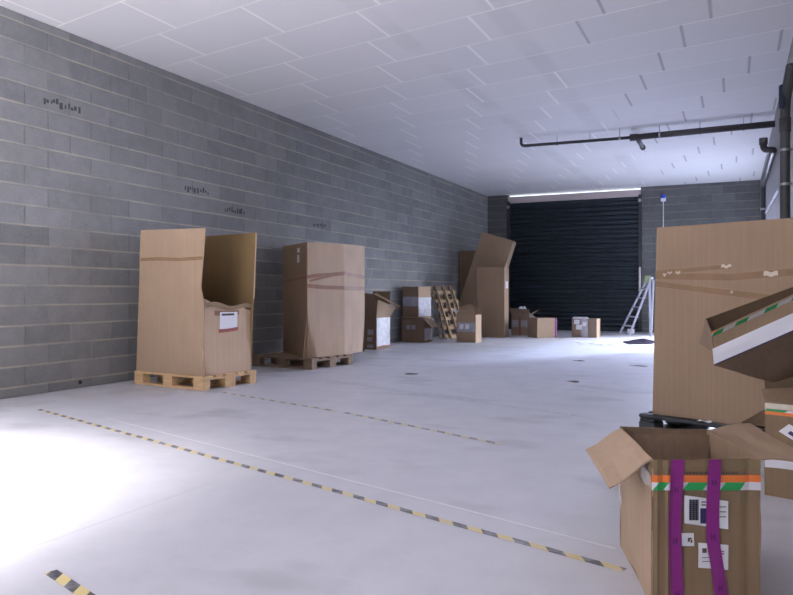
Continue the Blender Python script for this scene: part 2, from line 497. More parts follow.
mb = MB(); mb.box(((n_+b_)/2+V((0, 0, zb+.006))), (1.0, .66, .006), Matrix.Rotation(R12, 3, 'Z')); mb.build('base_flap', M['card_in'], t)
decal('packing_tape', M['tape_tan'], t, SA, strip(SA, [(.02, .79), (.3, .795), (.62, .79), (.97, .80)], .012), .002, 24, 1)
decal('torn_flap', M['card_in'], t, SBf, lambda u, v: (.05+.93*u, .465+.03*v+.012*math.sin(u*9)-.02*u), .02, 14, 2)
decal('packing_tape', M['tape_brown'], t, SBf, strip(SBf, [(.22, .425), (.5, .42), (.72, .425)], .016), .004, 10, 1)
lb = decal('shipping_label', M['white'], t, SBf, patch(SBf, .32, .30, .68, .43, .01), .005)
lb['label'] = 'white paper label taped to the cut side'
decal('packing_tape', M['redtape'], t, SBf, strip(SBf, [(.30, .30), (.5, .302), (.70, .31)], .012), .0065, 8, 1)
decal('label_print', M['ink_soft'], lb, SBf, patch(SBf, .36, .405, .62, .42), .0062)

# ------------------------------------------------------------------ second tall carton, many-sided, taped
zb2, zt2 = .147, 1.665
pn = V((-5.045, 7.97, 0)); pm = V((-4.90, 8.70, 0)); pr = V((-4.90, 9.30, 0)); pq = V((-5.25, 9.66, 0)); pb = V((-5.95, 9.55, 0)); pl = V((-5.99, 8.80, 0))
t = thing('tall_taped_carton', 'tall brown carton wrapped with two brown tape bands, against the block wall', 'carton', (-5.3, 8.8, zb2))
def crease(u, v):
    d = 0
    a = .34-v-u*1.3               # bent lower corners, folded along diagonals
    if a > 0: d -= .20*a
    return d*1.1 + .006*noise.noise(V((u*4, v*3, 2)))
def crease_r(u, v):
    a = .34-v-(1-u)*.9
    return (-.07*a if a > 0 else 0) + .006*noise.noise(V((u*4, v*3, 4)))
S1 = quadS(up(pl, zb2), up(pn, zb2), up(pn, zt2), up(pl, zt2+.02), wob(3, .012))
S2 = quadS(up(pn, zb2), up(pm, zb2), up(pm, zt2+.015), up(pn, zt2), crease)
S3 = quadS(up(pm, zb2), up(pr, zb2), up(pr, zt2+.02), up(pm, zt2+.015), crease_r)
mb = MB(); mb.sheet(S1, 14, 14, .007); mb.build('side_panel', M['card_mid'], t)
mb = MB(); mb.sheet(S2, 28, 28, .007); mb.build('side_panel', M['card_two'], t)
mb = MB(); mb.sheet(S3, 28, 28, .007); mb.build('side_panel', M['card_two'], t)
for a, b in ((pr, pq), (pq, pb), (pb, pl)):
    mb = MB(); mb.sheet(quadS(up(a, zb2), up(b, zb2), up(b, zt2+.02), up(a, zt2+.02)), 4, 4, .007); mb.build('side_panel', M['card_mid'], t)
for (p2, p3, p1) in (([(0, .70), (.3, .715), (.6, .72), (1, .735)], [(0, .735), (.5, .72), (1, .705)], [(0, .66), (1, .70)]),
                     ([(0, .625), (.4, .61), (1, .603)], [(0, .603), (.5, .598), (1, .60)], None)):
    decal('packing_tape', M['tape_brown'], t, S2, strip(S2, p2, .017), .003, 28, 1)
    decal('packing_tape', M['tape_brown'], t, S3, strip(S3, p3, .017), .003, 28, 1)
    if p1: decal('packing_tape', M['tape_tan'], t, S1, strip(S1, p1, .010), .003, 14, 1)
decal('packing_tape', M['tape_brown'], t, S2, strip(S2, [(.05, .665), (.35, .69), (.75, .72), (1, .73)], .010), .0045, 28, 1)
lb = decal('paper_label', M['white'], t, S1, patch(S1, .62, .83, .70, .90), .003); lb['label'] = 'small white label near the top'
decal('paper_label', M['white'], t, S1, patch(S1, .62, .92, .72, .96), .003)

# ------------------------------------------------------------------ generic carton
def carton(name, label, corners, z0, z1, mat, group=None, close=True, mats=None, cat='carton', seed=1, th=.006):
    """corners: four plan points, counter-clockwise seen from above. returns thing and its four side surfaces"""
    cs = [V((*c, 0)) for c in corners]
    ctr = sum(cs, V((0, 0, 0)))/4
    t = thing(name, label, cat, (ctr.x, ctr.y, z0), group)
    Ss = []
    for i in range(4):
        a, b = cs[i], cs[(i+1) % 4]
        S = quadS(up(a, z0), up(b, z0), up(b, z1), up(a, z1), wob(seed+i*.37, .006))
        mb = MB(); mb.sheet(S, 10, 10, th); mb.build('side_panel', (mats or {}).get(i, mat), t); Ss.append(S)
    ins = [c+(ctr-c)*.03 for c in cs]
    mb = MB(); mb.sheet(quadS(*[up(c, z0+.008) for c in ins]), 2, 2, .006); mb.build('base_flap', mat, t)
    if close:
        mb = MB(); mb.sheet(quadS(*[up(c, z1+.001) for c in cs]), 4, 4, .006); mb.build('top_flap', mat, t)
    return t, Ss
def flap(parent, a, b, c, d, mat, seed=0, amp=.006, th=.004, n=8, name='flap'):
    mb = MB(); mb.sheet(quadS(a, b, c, d, wob(seed, amp)), n, n, th); return mb.build(name, mat, parent)

# open film-wrapped carton beside the taped carton (near corner at px 377)
x0, x1, y0, y1 = -6.14, -5.72, 11.3, 11.85
t, Ss = carton('film_wrapped_carton', 'open carton with raised flaps and shiny white film on one side, by the wall', [(x0, y0), (x1, y0), (x1, y1), (x0, y1)], 0, .57, M['card_dark'], close=False, seed=11)
flap(t, (x1, y0, .57), (x1, y1, .57), (x1+.14, y1-.02, .74), (x1-.03, y0+.12, .88), M['card_lit'], 2)
flap(t, (x0, y0, .57), (x1, y0, .57), (x1-.07, y0+.04, .98), (x0+.02, y0-.03, 1.02), M['card_dark'], 3)
flap(t, (x1, y1, .57), (x0, y1, .57), (x0+.05, y1+.05, 1.03), (x1-.02, y1+.06, 1.03), M['card_in'], 4)
flap(t, (x1-.07, y0+.05, .98), (x1+.30, y0+.30, .74), (x1+.30, y0+.38, .76), (x1-.07, y0+.13, 1.0), M['card'], 5)
decal('white_film', M['film'], t, Ss[1], patch(Ss[1], .02, .10, .98, .98), .004, 12, 12)
decal('red_tape', M['redtape'], t, Ss[1], strip(Ss[1], [(0, .07), (.5, .10), (1, .06)], .012), .006, 12, 1)
for (u0, v0, u1, v1) in ((.55, .05, .85, .15), (.58, .45, .86, .62), (.55, .25, .8, .38)):
    lb = decal('paper_label', M['film_grey'], t, Ss[0], patch(Ss[0], u0, v0, u1, v1, .02), .003)
# stack by the wall
x0, x1, y0, y1 = -6.15, -5.66, 13.3, 13.75
t, Ss = carton('lower_stacked_carton', 'dull brown carton on the floor under a film-banded carton', [(x0, y0), (x1, y0), (x1, y1), (x0, y1)], 0, .47, M['card_dark'], seed=21)
decal('paper_label', M['film_grey'], t, Ss[0], patch(Ss[0], .22, .56, .38, .74), .003)
decal('paper_label', M['film_grey'], t, Ss[0], patch(Ss[0], .45, .56, .62, .74), .003)
decal('white_film', M['film_grey'], t, Ss[1], patch(Ss[1], .1, .1, .9, .6), .003)
flap(t, (x1, y0, .47), (x1, y1, .47), (x1+.16, y1-.1, .30), (x1+.16, y0+.05, .30), M['card_lit'], 7, .01)
x0, x1, y0, y1 = -6.13, -5.78, 13.3, 13.95
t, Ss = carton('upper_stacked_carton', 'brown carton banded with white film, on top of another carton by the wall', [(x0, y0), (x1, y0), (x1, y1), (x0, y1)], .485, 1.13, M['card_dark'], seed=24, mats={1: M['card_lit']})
decal('white_film', M['film_grey'], t, Ss[0], patch(Ss[0], 0, .38, 1, .68), .003)
decal('white_film', M['film'], t, Ss[1], patch(Ss[1], 0, .06, 1, .66), .003)
flap(t, (x0-.02, y0-.002, .49), (x1+.12, y0-.002, .485), (x1+.10, y0-.10, .52), (x0, y0-.10, .53), M['card'], 9, .02, name='torn_flap')

# pallets leaning at the wall
def lean_pallet(label, mat, foot, upv, wv, L, W, nb=6):
    """slatted pallet seen from its bearer side; foot = lower left corner, upv up the slope, wv across"""
    a = V(foot); wv = V(wv).normalized(); up_ = V(upv); up_ = (up_-wv*up_.dot(wv)).normalized(); nrm = wv.cross(up_)
    if nrm.y > 0: nrm = -nrm
    t = thing('leaning_pallet', label, 'pallet', (a.x, a.y, 0), 'pallets leaning by the cartons')
    Rt = Matrix((up_, wv, nrm)).transposed()
    def b_(part, c, size):
        m_ = MB(); m_.box(a + Rt @ V(c), size, Rt, .003); m_.build(part, mat, t)
    for y in (.11, W/2, W-.11): b_('stringer', (L/2, y, .032), (L, .036, .04))
    for i in range(nb): b_('deck_board', (.05+(L-.10)*i/(nb-1), W/2, 0), (.075, W, .02))
    return t
lean_pallet('pale slatted pallet leaning in front of another pallet, beside the film-banded carton', M['wood_pale'], (-5.52, 14.22, .02), (-.37, .19, .91), (.42, .9, .0), 1.14, .70)
lean_pallet('dark slatted pallet standing behind the pale leaning pallet', M['wood_grey'], (-5.78, 14.45, .02), (-.22, .15, .95), (.45, .9, .0), 1.18, .66)

# small carton with lit end in front of the tall carton
x0, x1, y0, y1 = -5.13, -4.72, 13.75, 14.10
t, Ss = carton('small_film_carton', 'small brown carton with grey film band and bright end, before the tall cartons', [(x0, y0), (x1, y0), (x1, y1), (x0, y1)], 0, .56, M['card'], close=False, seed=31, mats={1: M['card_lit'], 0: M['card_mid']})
decal('white_film', M['film_grey'], t, Ss[0], patch(Ss[0], .02, .38, 1, .72), .003)
for u0 in (.15, .45): decal('paper_label', M['white'], t, Ss[0], patch(Ss[0], u0, .48, u0+.2, .66, .02), .005)
flap(t, (x0, y0, .56), (x1, y0, .56), (x1-.10, y0+.05, .80), (x0+.05, y0+.06, .70), M['card_mid'], 12, .01)
flap(t, (x0, y1, .56), (x0, y0, .56), (x0-.10, y0+.02, .66), (x0-.10, y1-.02, .66), M['film_grey'], 13, .01)
flap(t, (x1, y1, .56), (x0, y1, .56), (x0+.02, y1+.06, .70), (x1-.02, y1+.06, .72), M['card_mid'], 14, .01)

# tall standing carton, the tilted one and the one at the wall
x0, x1, y0, y1 = -5.31, -4.68, 15.6, 15.95
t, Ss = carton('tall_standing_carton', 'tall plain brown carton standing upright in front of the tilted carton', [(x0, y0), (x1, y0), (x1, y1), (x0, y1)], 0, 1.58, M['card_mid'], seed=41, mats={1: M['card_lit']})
decal('paper_label', M['white'], t, Ss[1], patch(Ss[1], .25, .70, .8, .80), .003)
decal('edge_wrap', M['card_lit'], t, Ss[0], patch(Ss[0], -.01, .5, .035, 1.0), .003)
# tilted flat carton (axes: width w, height h, depth k)
t = thing('tilted_flat_carton', 'largest flat brown carton leaning sideways behind the upright carton', 'carton', (-5.6, 16.3, 0), None)
base = V((-6.12, 16.12, .02)); hv = V((.30, .10, .98)).normalized(); wv = V((.96, .02, -.27)); wv = (wv-hv*wv.dot(hv)).normalized(); kv = hv.cross(wv); kv = kv if kv.y > 0 else -kv
def q(w, h, k): return base+wv*w+hv*h+kv*k
W_, H_, K_ = .80, 2.30, .30
lift = min(q(w, 0, k).z for w in (0, W_) for k in (0, K_)); base = base+V((0, 0, -lift+.005))
Sf = quadS(q(0, 0, 0), q(W_, 0, 0), q(W_, H_, 0), q(0, H_, 0), wob(5, .012))
mb = MB(); mb.sheet(Sf, 10, 16, .007); mb.build('front_panel', M['card_mid'], t)
Sr = quadS(q(W_, 0, 0), q(W_, 0, K_), q(W_, H_, K_), q(W_, H_, 0), wob(6, .006))
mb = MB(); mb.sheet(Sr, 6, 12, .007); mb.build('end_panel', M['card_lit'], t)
mb = MB(); mb.sheet(quadS(q(W_, 0, K_), q(0, 0, K_), q(0, H_, K_), q(W_, H_, K_)), 6, 10, .007); mb.build('back_panel', M['card_mid'], t)
mb = MB(); mb.sheet(quadS(q(0, 0, K_), q(0, 0, 0), q(0, H_, 0), q(0, H_, K_)), 4, 10, .007); mb.build('end_panel', M['card_mid'], t)
mb = MB(); mb.sheet(quadS(q(0, H_, 0), q(W_, H_, 0), q(W_, H_, K_), q(0, H_, K_)), 6, 4, .007); mb.build('top_flap', M['card'], t)
decal('clear_tape', M['tape_clear'], t, Sr, patch(Sr, .05, .68, .9, .72), .003)
x0, x1, y0, y1 = -6.2, -5.5, 16.85, 17.1
t, Ss = carton('upright_wall_carton', 'brown upright carton nearest the wall corner, behind the tilted carton', [(x0, y0), (x1, y0), (x1, y1), (x0, y1)], 0, 2.05, M['card_dark'], seed=51)
decal('edge_wrap', M['card'], t, Ss[0], patch(Ss[0], 0, 0, .05, 1.0), .003)

# three cartons in front of the shutter
x0, x1, y0, y1 = -4.78, -4.36, 16.5, 16.9
t, Ss = carton('film_topped_carton', 'open carton with crumpled white film on top, in front of the shutter', [(x0, y0), (x1, y0), (x1, y1), (x0, y1)], 0, .50, M['card_red'], close=False, seed=61)
decal('white_film', M['film_grey'], t, Ss[0], patch(Ss[0], .02, .40, 1, .72), .003)
decal('packing_tape', M['tape_brown'], t, Ss[0], patch(Ss[0], .42, 0, .55, .9), .005)
flap(t, (x0, y0, .50), (x1, y0, .50), (x1+.03, y0-.06, .62), (x0-.04, y0-.06, .64), M['card_red'], 15, .01)
flap(t, (x1, y0, .50), (x1, y1, .50), (x1+.16, y1, .60), (x1+.16, y0, .58), M['card'], 16, .01)
mb = MB()
def crump(u, v):
    p = V((x0+.06+(x1-x0-.1)*u, y0+.05+(y1-y0-.1)*v, .50+.17*math.sin(PI*u)**.6*math.sin(PI*v)**.6*(1+.5*noise.noise(V((u*5, v*5, 0))))))
    return p, V((0, 0, 1))
mb.sheet(crump, 14, 14, .004); mb.build('crumpled_film', M['film'], t)
t, Ss = carton('purple_taped_carton', 'small carton set cornerwise with purple tape on its edge, before the shutter', [(-3.97, 15.75), (-3.62, 16.12), (-3.93, 16.45), (-4.28, 16.08)], 0, .44, M['card'], seed=64, mats={3: M['card_red'], 0: M['card_lit']})
decal('purple_tape', M['purple'], t, Ss[0], patch(Ss[0], .90, 0, .985, 1.0), .003)
decal('white_film', M['film'], t, Ss[0], patch(Ss[0], .987, .1, 1.0, .95), .003)
flap(t, (-4.10, 15.93, .445), (-3.99, 15.77, .445), (-4.05, 15.74, .49), (-4.22, 15.9, .50), M['film'], 17, .01)
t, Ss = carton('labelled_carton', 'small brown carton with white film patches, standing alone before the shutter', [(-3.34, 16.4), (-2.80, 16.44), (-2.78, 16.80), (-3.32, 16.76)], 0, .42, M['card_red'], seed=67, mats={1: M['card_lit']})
decal('white_film', M['film_grey'], t, Ss[0], patch(Ss[0], .38, 0, .64, 1), .003)
for (u0, v0, u1, v1) in ((.08, .70, .30, .95), (.16, .42, .40, .68), (.42, .60, .58, .82)):
    decal('paper_label', M['white'], t, Ss[0], patch(Ss[0], u0, v0, u1, v1, .02), .005)
flap(t, (-3.34, 16.4, .42), (-2.95, 16.43, .42), (-3.0, 16.44, .46), (-3.3, 16.42, .46), M['white'], 18, .006)

# ------------------------------------------------------------------ step ladder
t = thing('step_ladder', 'white aluminium step ladder standing open to the right of the shutter', 'ladder', (-2.05, 17.5, 0))
top1, top2 = V((-1.74, 17.36, 1.32)), V((-1.86, 17.72, 1.32))
f1, f2 = V((-2.20, 17.2, .01)), V((-2.50, 17.76, .01))
for a, b in ((f1, top1), (f2, top2)):
    mb = MB(); mb.bar(a, b, .04, .05, (0, 1, 0)); mb.build('rail', M['alu'], t)
for i in range(1, 6):
    k = i/6; mb = MB(); mb.bar(f1.lerp(top1, k), f2.lerp(top2, k), .08, .025); mb.build('tread', M['alu'], t)
for a, b in ((V((-1.72, 17.14, .01)), top1+V((.05, 0, -.02))), (V((-1.80, 17.80, .01)), top2+V((.05, 0, -.02)))):
    mb = MB(); mb.bar(a, b, .04, .06, (0, 1, 0)); mb.build('rear_leg', M['alu'], t)
mb = MB(); mb.bar(V((-1.71, 17.2, .35)), V((-1.80, 17.74, .35)), .03, .03); mb.build('rear_brace', M['alu'], t)
mb = MB(); mb.box((-1.79, 17.53, 1.345), (.14, .38, .05), None, .01); mb.build('top_cap', M['alu'], t)
o = MB(); o.sheet(quadS((-1.88, 17.22, 1.22), (-1.78, 17.22, 1.24), (-1.74, 17.25, 1.40), (-1.86, 17.25, 1.39), wob(3, .012)), 6, 6, .012)
tag(o.build('yellow_cloth', M['yellow'], None, False, (-1.76, 17.3, 1.3)), 'yellow-green rag hanging over the top of the step ladder', 'rag')
o = MB()
def cl(u, v):
    a = 2*PI*u; r = v*(.22+.08*noise.noise(V((math.cos(a)*1.5, math.sin(a)*1.5, 2))))
    return V((-1.72+r*math.cos(a)*1.5, 15.3+r*math.sin(a)*3.0, .012+.05*(1-v)*(1+noise.noise(V((u*6, v*5, 7)))))), V((0, 0, 1))
o.sheet(cl, 28, 8, .008)
tag(o.build('dark_cloth', M['cloth'], None, False, (-1.75, 15.55, 0)), 'dark purple cloth dropped on the bright floor near the ladder', 'cloth')
o = MB(); o.box((-2.30, 18.3, .062), (.16, .12, .12), None, .012)
tag(o.build('white_tub', M['white'], None, False, (-2.3, 18.3, 0)), 'tiny white block on the floor behind the ladder foot', 'block')

# beacon with its cable
t = thing('alarm_beacon', 'small blue and white beacon high on the back wall right of the shutter', 'beacon', (-1.63, YB-.06, 3.38))
mb = MB(); mb.box((-1.63, YB-.03, 3.36), (.12, .05, .12), None, .012); mb.build('back_box', M['white'], t)
mb = MB(); mb.lathe([(.055, 0), (.058, .03), (.05, .06), (.03, .085), (.008, .092)], (-1.63, YB-.09, 3.38)); mb.build('blue_dome', M['blue'], t, True)
mb = MB(); mb.tube([(-1.63, YB-.012, 3.30), (-1.63, YB-.012, 1.6), (-1.63, YB-.012, .01)], .010, 8); mb.build('cable_conduit', M['white'], t)

# ------------------------------------------------------------------ pipework
def arc(p0, p1, p2, n=6):
    p0, p1, p2 = map(V, (p0, p1, p2))
    return [p0*(1-k/n)**2+p1*2*(k/n)*(1-k/n)+p2*(k/n)**2 for k in range(n+1)]
t = thing('ceiling_drain_pipe', 'long dark drain pipe hung crosswise under the ceiling, thin then thick', 'pipe', (-1.4, 12.25, 3.69))
mb = MB(); mb.tube([(-3.36, 12.2, 3.69)]+arc((-3.36, 12.2, 3.62), (-3.36, 12.2, 3.55), (-3.28, 12.2, 3.55))+[(-1.5, 12.3, 3.55)], .026, 12); mb.build('thin_pipe', M['pipe'], t, True)
mb = MB(); mb.tube([(-1.52, 12.3, 3.55), (.545, 12.2, 3.545)], .05, 16); mb.build('thick_pipe', M['pipe'], t, True)
mb = MB(); mb.tube([(-1.56, 12.3, 3.55), (-1.44, 12.3, 3.55)], .058, 16); mb.build('reducer', M['pipe'], t, True)
mb = MB(); mb.tube([(-1.46, 12.3, 3.55), (-1.45, 13.05, 3.53)], .036, 14); mb.build('branch_pipe', M['pipe_grey'], t, True)
mb = MB(); mb.tube([(-1.45, 13.05, 3.53), (-1.45, 13.15, 3.53)], .046, 14); mb.build('branch_cap', M['pipe'], t, True)
for x in (-2.75, -2.2, -1.72, -1.10, -.50, .12):
    r = .032 if x < -1.5 else .057
    mb = MB(); mb.tube([(x-.012, 12.27, 3.55), (x+.012, 12.27, 3.55)], r, 14); mb.tube([(x, 12.27, 3.55+r), (x, 12.27, 3.70)], .006, 8); mb.build('hanger', M['steel'], t)
t = thing('wall_downpipe', 'thick grey vertical downpipe on the right wall, nearest the camera', 'pipe', (.45, 8.1, 0))
mb = MB(); mb.tube([(.45, 8.1, .02), (.45, 8.1, 2.72)]+arc((.45, 8.1, 2.74), (.45, 8.1, 2.88), (.46, 8.0, 2.96))+[(.48, 7.72, 3.14)], .046, 16); mb.build('downpipe', M['pipe_grey'], t, True)
mb = MB(); mb.tube([(.45, 8.1, 2.60), (.45, 8.1, 2.74)], .055, 16); mb.build('collar', M['pipe'], t, True)
for z in (1.5, 2.08, 2.42):
    mb = MB(); mb.tube([(.45, 8.1, z-.012), (.45, 8.1, z+.012)], .052, 16); mb.box((.52, 8.1, z), (.055, .025, .025)); mb.build('pipe_clip', M['steel'], t)
mb = MB(); mb.box((.415, 8.0, 2.92), (.05, .06, .22), None, .01); mb.box((.44, 8.0, 3.02), (.10, .05, .05), None, .01); mb.build('clamp', M['blue_dark'], t)
t = thing('elbow_pipe', 'dark bent pipe running along the right wall then down to the floor', 'pipe', (.47, 13.3, 0))
pts = [(.36, 11.3, 3.16)]+arc((.36, 11.3, 3.08), (.36, 11.3, 3.0), (.43, 11.3, 3.0))+arc((.44, 11.3, 3.0), (.487, 11.3, 3.0), (.487, 11.37, 3.0))+[(.487, 15.2, 3.07)]+arc((.487, 15.25, 3.07), (.487, 15.38, 3.07), (.487, 15.38, 2.93))+[(.487, 15.38, .02)]
mb = MB(); mb.tube(pts, .045, 14); mb.build('bent_pipe', M['pipe'], t, True)
mb = MB(); mb.tube([(.36, 11.3, 3.08), (.36, 11.3, 3.17)], .056, 14); mb.build('socket', M['pipe'], t, True)
for z in (1.5, 2.6):
    mb = MB(); mb.tube([(.487, 15.38, z-.02), (.487, 15.38, z+.02)], .052, 14); mb.build('pipe_clip', M['steel'], t)
t = thing('door_track', 'pale steel sliding-door track along the right wall behind the downpipe', 'track', (.52, 13.0, 2.45))
mb = MB(); mb.bar((.53, 10.9, 2.40), (.53, 15.2, 2.52), .025, .035); mb.bar((.515, 10.9, 2.385), (.515, 15.2, 2.505), .012, .02); mb.build('track_rail', M['alu'], t)
for y in (11.0, 12.3, 13.6, 14.9):
    mb = MB(); mb.box((.54, y, 2.42+(y-10.9)*.028), (.018, .05, .10)); mb.build('track_bracket', M['steel'], t)

# ------------------------------------------------------------------ big carton on black plastic pallet
dB = V((.569, -.241, 0)).normalized(); eB = V((-dB.y, dB.x, 0))
pL = V((-.545, 5.395, 0)); Wb, Db = 1.10, .78
pR = pL+dB*Wb; pRB = pR+eB*Db; pLB = pL+eB*Db
zb3, zt3 = .142, 1.462
# pallet
ctr = (pL+pRB)/2; rzB = math.atan2(dB.y, dB.x)
t = thing('plastic_pallet', 'black plastic pallet under the biggest carton on the right', 'pallet', (ctr.x, ctr.y, 0), None, rzB)
Wm = WORLD[t.name]
def pbox(part, c, size, bev=.008):
    m_ = MB(); m_.box((0, 0, 0), size, None, bev); m_.v = [Wm @ (v+V(c)) for v in m_.v]; m_.build(part, M['plastic'], t)
PW, PD = Wb+.14, Db+.10
for i in range(7): pbox('deck_bar', (0, -PD/2+.05+(PD-.1)*i/6, .125), (PW, .085, .028))
for x in (-PW/2+.07, 0, PW/2-.07):
    pbox('cross_bar', (x, 0, .100), (.12, PD, .022))
    pbox('skid', (x, 0, .012), (.10, PD, .024))
    for y in (-PD/2+.06, 0, PD/2-.06): pbox('foot_block', (x, y, .056), (.13, .12, .066))
# carton
t = thing('biggest_carton', 'biggest plain brown carton with two tan tape bands, on a black plastic pallet', 'carton', (ctr.x, ctr.y, zb3))
def dB_(u, v):
    a = .21-v*1.25-(.93-u)*.9
    f = -.30*a if a > 0 else 0               # bent lower right corner
    a2 = .09-v-.10*u
    f += -.05*a2 if a2 > 0 else 0
    f += .012*math.exp(-((u-.50)/.10)**2)*math.sin(PI*v) - .010*math.exp(-((u-.24)/.08)**2)
    return f+.004*noise.noise(V((u*3, v*3, 9)))
SBg = quadS(up(pL, zb3)+dB*.015, up(pR, zb3), up(pR, zt3), up(pL, zt3)+dB*.05, dB_)
def dent(u, v):
    lo = .15*min(1, max(0, (u-.545)/.23)); return u, lo+(1-lo)*v
mb = MB(); mb.sheet(SBg, 44, 44, .007, 0, dent); mb.build('front_panel', M['card'], t)
for a, b, nm in ((pR, pRB, 'end_panel'), (pRB, pLB, 'back_panel')):
    mb = MB(); mb.sheet(quadS(up(a, zb3), up(b, zb3), up(b, zt3), up(a, zt3)), 6, 6, .007); mb.build(nm, M['card_mid'], t)
mb = MB(); mb.sheet(quadS(up(pLB, zb3)+dB*.015, up(pL, zb3)+dB*.015, up(pL, zt3)+dB*.05, up(pLB, zt3)+dB*.05), 6, 6, .007); mb.build('end_panel', M['card_mid'], t)
kA, kB = SBg(.545, .002)[0], SBg(.80, .155)[0]
mb = MB(); mb.sheet(quadS(kA, kA+dB*.16+eB*.10, kB+eB*.16+dB*.02-V((0, 0, .10)), kB, wob(4, .008)), 8, 8, .006); mb.build('bent_corner', M['card'], t)
mb = MB(); mb.sheet(quadS(up(pL, zt3)+dB*.05, up(pR, zt3), up(pRB, zt3), up(pLB, zt3)+dB*.05), 4, 4, .007); mb.build('top_flap', M['card'], t)
decal('packing_tape', M['tape_tan'], t, SBg, strip(SBg, [(0, .742), (.2, .735), (.5, .728), (.8, .745), (1, .757)], .016), .003, 40, 1)
decal('packing_tape', M['tape_tan'], t, SBg, strip(SBg, [(0, .760), (.25, .770), (.5, .782)], .010), .0045, 24, 1)
decal('packing_tape', M['tape_tan'], t, SBg, strip(SBg, [(.0, .700), (.3, .668), (.6, .640), (.72, .628)], .014), .003, 30, 1)
for (u0, v0, u1, v1) in ((.055, .74, .075, .752), (.085, .752, .115, .76), (.14, .75, .17, .762), (.44, .775, .50, .79), (.69, .73, .77, .752), (.50, .650, .515, .658)):
    decal('tape_glint', M['tape_clear'], t, SBg, lambda u, v, a=(u0, v0, u1, v1): (a[0]+(a[2]-a[0])*u, a[1]+(a[3]-a[1])*v+.004*math.sin(u*9)), .006, 8, 3)
# torn white scrap on the pallet edge
o = MB(); px = pL+dB*.36-eB*.045
o.sheet(lambda u, v: (V((px.x+.09*u+.02*v, px.y-.035*u+.03*v, .1415+.010*math.sin(u*4+v*2)**2)), V((0, 0, 1))), 6, 4, .002)
tag(o.build('paper_scrap', M['white'], None, False, (px.x, px.y, .142)), 'white paper scrap lying on the edge of the black plastic pallet', 'paper')

# ------------------------------------------------------------------ flag tape bands on the printed cartons
def flag_band(t, S, v0, v1, mid=.5, flip=False, marks=(.04, .13, .31, .5, .66, .84, .99), greens=(0, 2, 4), off=.003):
    """orange stripe and a stripe of slanted green and white blocks"""
    if not flip: oz, gz = (mid, 1), (0, mid)
    else: oz, gz = (0, 1-mid), (1-mid, 1)
    f = lambda w: v0+(v1-v0)*w
    b = decal('printed_tape', M['orange'], t, S, patch(S, 0, f(oz[0]), 1, f(oz[1])), off, 20, 1)
    decal('white_stripe', M['wtape'], b, S, patch(S, 0, f(gz[0]), 1, f(gz[1])), off, 20, 1)
    sl = .055
    for i in greens:
        a, c = marks[i], marks[i+1]
        decal('green_block', M['green'], b, S, lambda u, v, a=a, c=c: (min(1, max(0, a+(c-a)*u+sl*(v-.5))), f(gz[0]+(gz[1]-gz[0])*v)), off+.0022, 14, 3)

# ------------------------------------------------------------------ foreground carton
t = thing('open_carton', 'open brown carton with two vertical purple tapes, nearest the camera', 'carton', (-.17, 2.75, 0))
FL, FR = V((-.243, 2.436, 0)), V((.074, 2.584, 0)); BL, BR = V((-.413, 2.955, 0)), V((-.095, 3.05, 0))
HT = .467
def fcre(u, v): return .004*math.exp(-((u-.05)/.02)**2)+.004*math.exp(-((u-.155)/.012)**2)-.006*math.exp(-((u-.9)/.05)**2)+.003*noise.noise(V((u*4, v*4, 1)))
SF = quadS(up(FL, 0), up(FR, 0), up(FR, HT), up(FL, HT), fcre)
mb = MB(); mb.sheet(SF, 40, 20, .005, 0, lambda u, v: (u, v*(1-.012*max(0, math.sin(u*7))))); mb.build('front_panel', M['card_print_shaded'], t)
SL = quadS(up(BL, 0), up(FL, 0), up(FL, HT), up(BL, HT), lambda u, v: .012*math.sin(PI*u)*math.sin(PI*v)+.005*noise.noise(V((u*3, v*3, 6))))
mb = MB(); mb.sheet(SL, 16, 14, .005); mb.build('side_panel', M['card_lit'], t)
SR = quadS(up(FR, 0), up(BR, 0), up(BR, HT), up(FR, HT), wob(8, .006))
mb = MB(); mb.sheet(SR, 14, 12, .005); mb.build('side_panel', M['card'], t)
SK = quadS(up(BR, 0), up(BL, 0), up(BL, HT+.004), up(BR, HT), wob(9, .01))
mb = MB(); mb.sheet(SK, 16, 12, .005); mb.build('back_panel', M['card_dark'], t)  # inside shade painted with darker cardboard, inner flap too
mb = MB(); mb.sheet(quadS(up(FL, .008), up(FR, .008), up(BR, .008), up(BL, .008)), 4, 4, .005); mb.build('base_flap', M['card_in'], t)
nl = V((-.95, -.31, 0))
flap(t, up(FL, HT), up(BL, HT), up(BL, .372)+nl*.131, up(FL, .366)+nl*.131, M['card_lit'], 21, .008, .005, 12)
nr = V((.95, .33, 0))
flap(t, up(BR, HT+.002), up(FR, HT+.002), up(FR, .468)+nr*.16, up(BR, .492)+nr*.155+V((0, .03, 0)), M['card'], 22, .008, .005, 12)
flap(t, up(BL, HT-.02)+V((.02, -.03, 0)), up(BR, HT-.015)+V((.004, -.025, 0)), up(BR, .25)+V((.0, -.08, 0)), up(BL, .25)+V((.04, -.10, 0)), M['card_dark'], 23, .006, .005, 8, 'inner_flap')
Hv = lambda px: 1-(px-459)/145.0        # height on the front face
flag_band(t, SF, Hv(490), Hv(475), .53, False, (.035, .13, .31, .49, .65, .83, .99), (0, 2, 4))
decal('clear_tape', M['tape_film'], t, SF, patch(SF, .0, Hv(468), 1, Hv(461)), .002, 20, 1)
mb = MB()
u = .30
while u < .78:
    w = random.uniform(.006, .014); mb.sheet(SF, 2, 1, .0006, .003, patch(SF, u, Hv(474), u+w, Hv(471.5))); u += w+random.uniform(.004, .012)
mb.build('printed_line', M['ink_soft'], t)
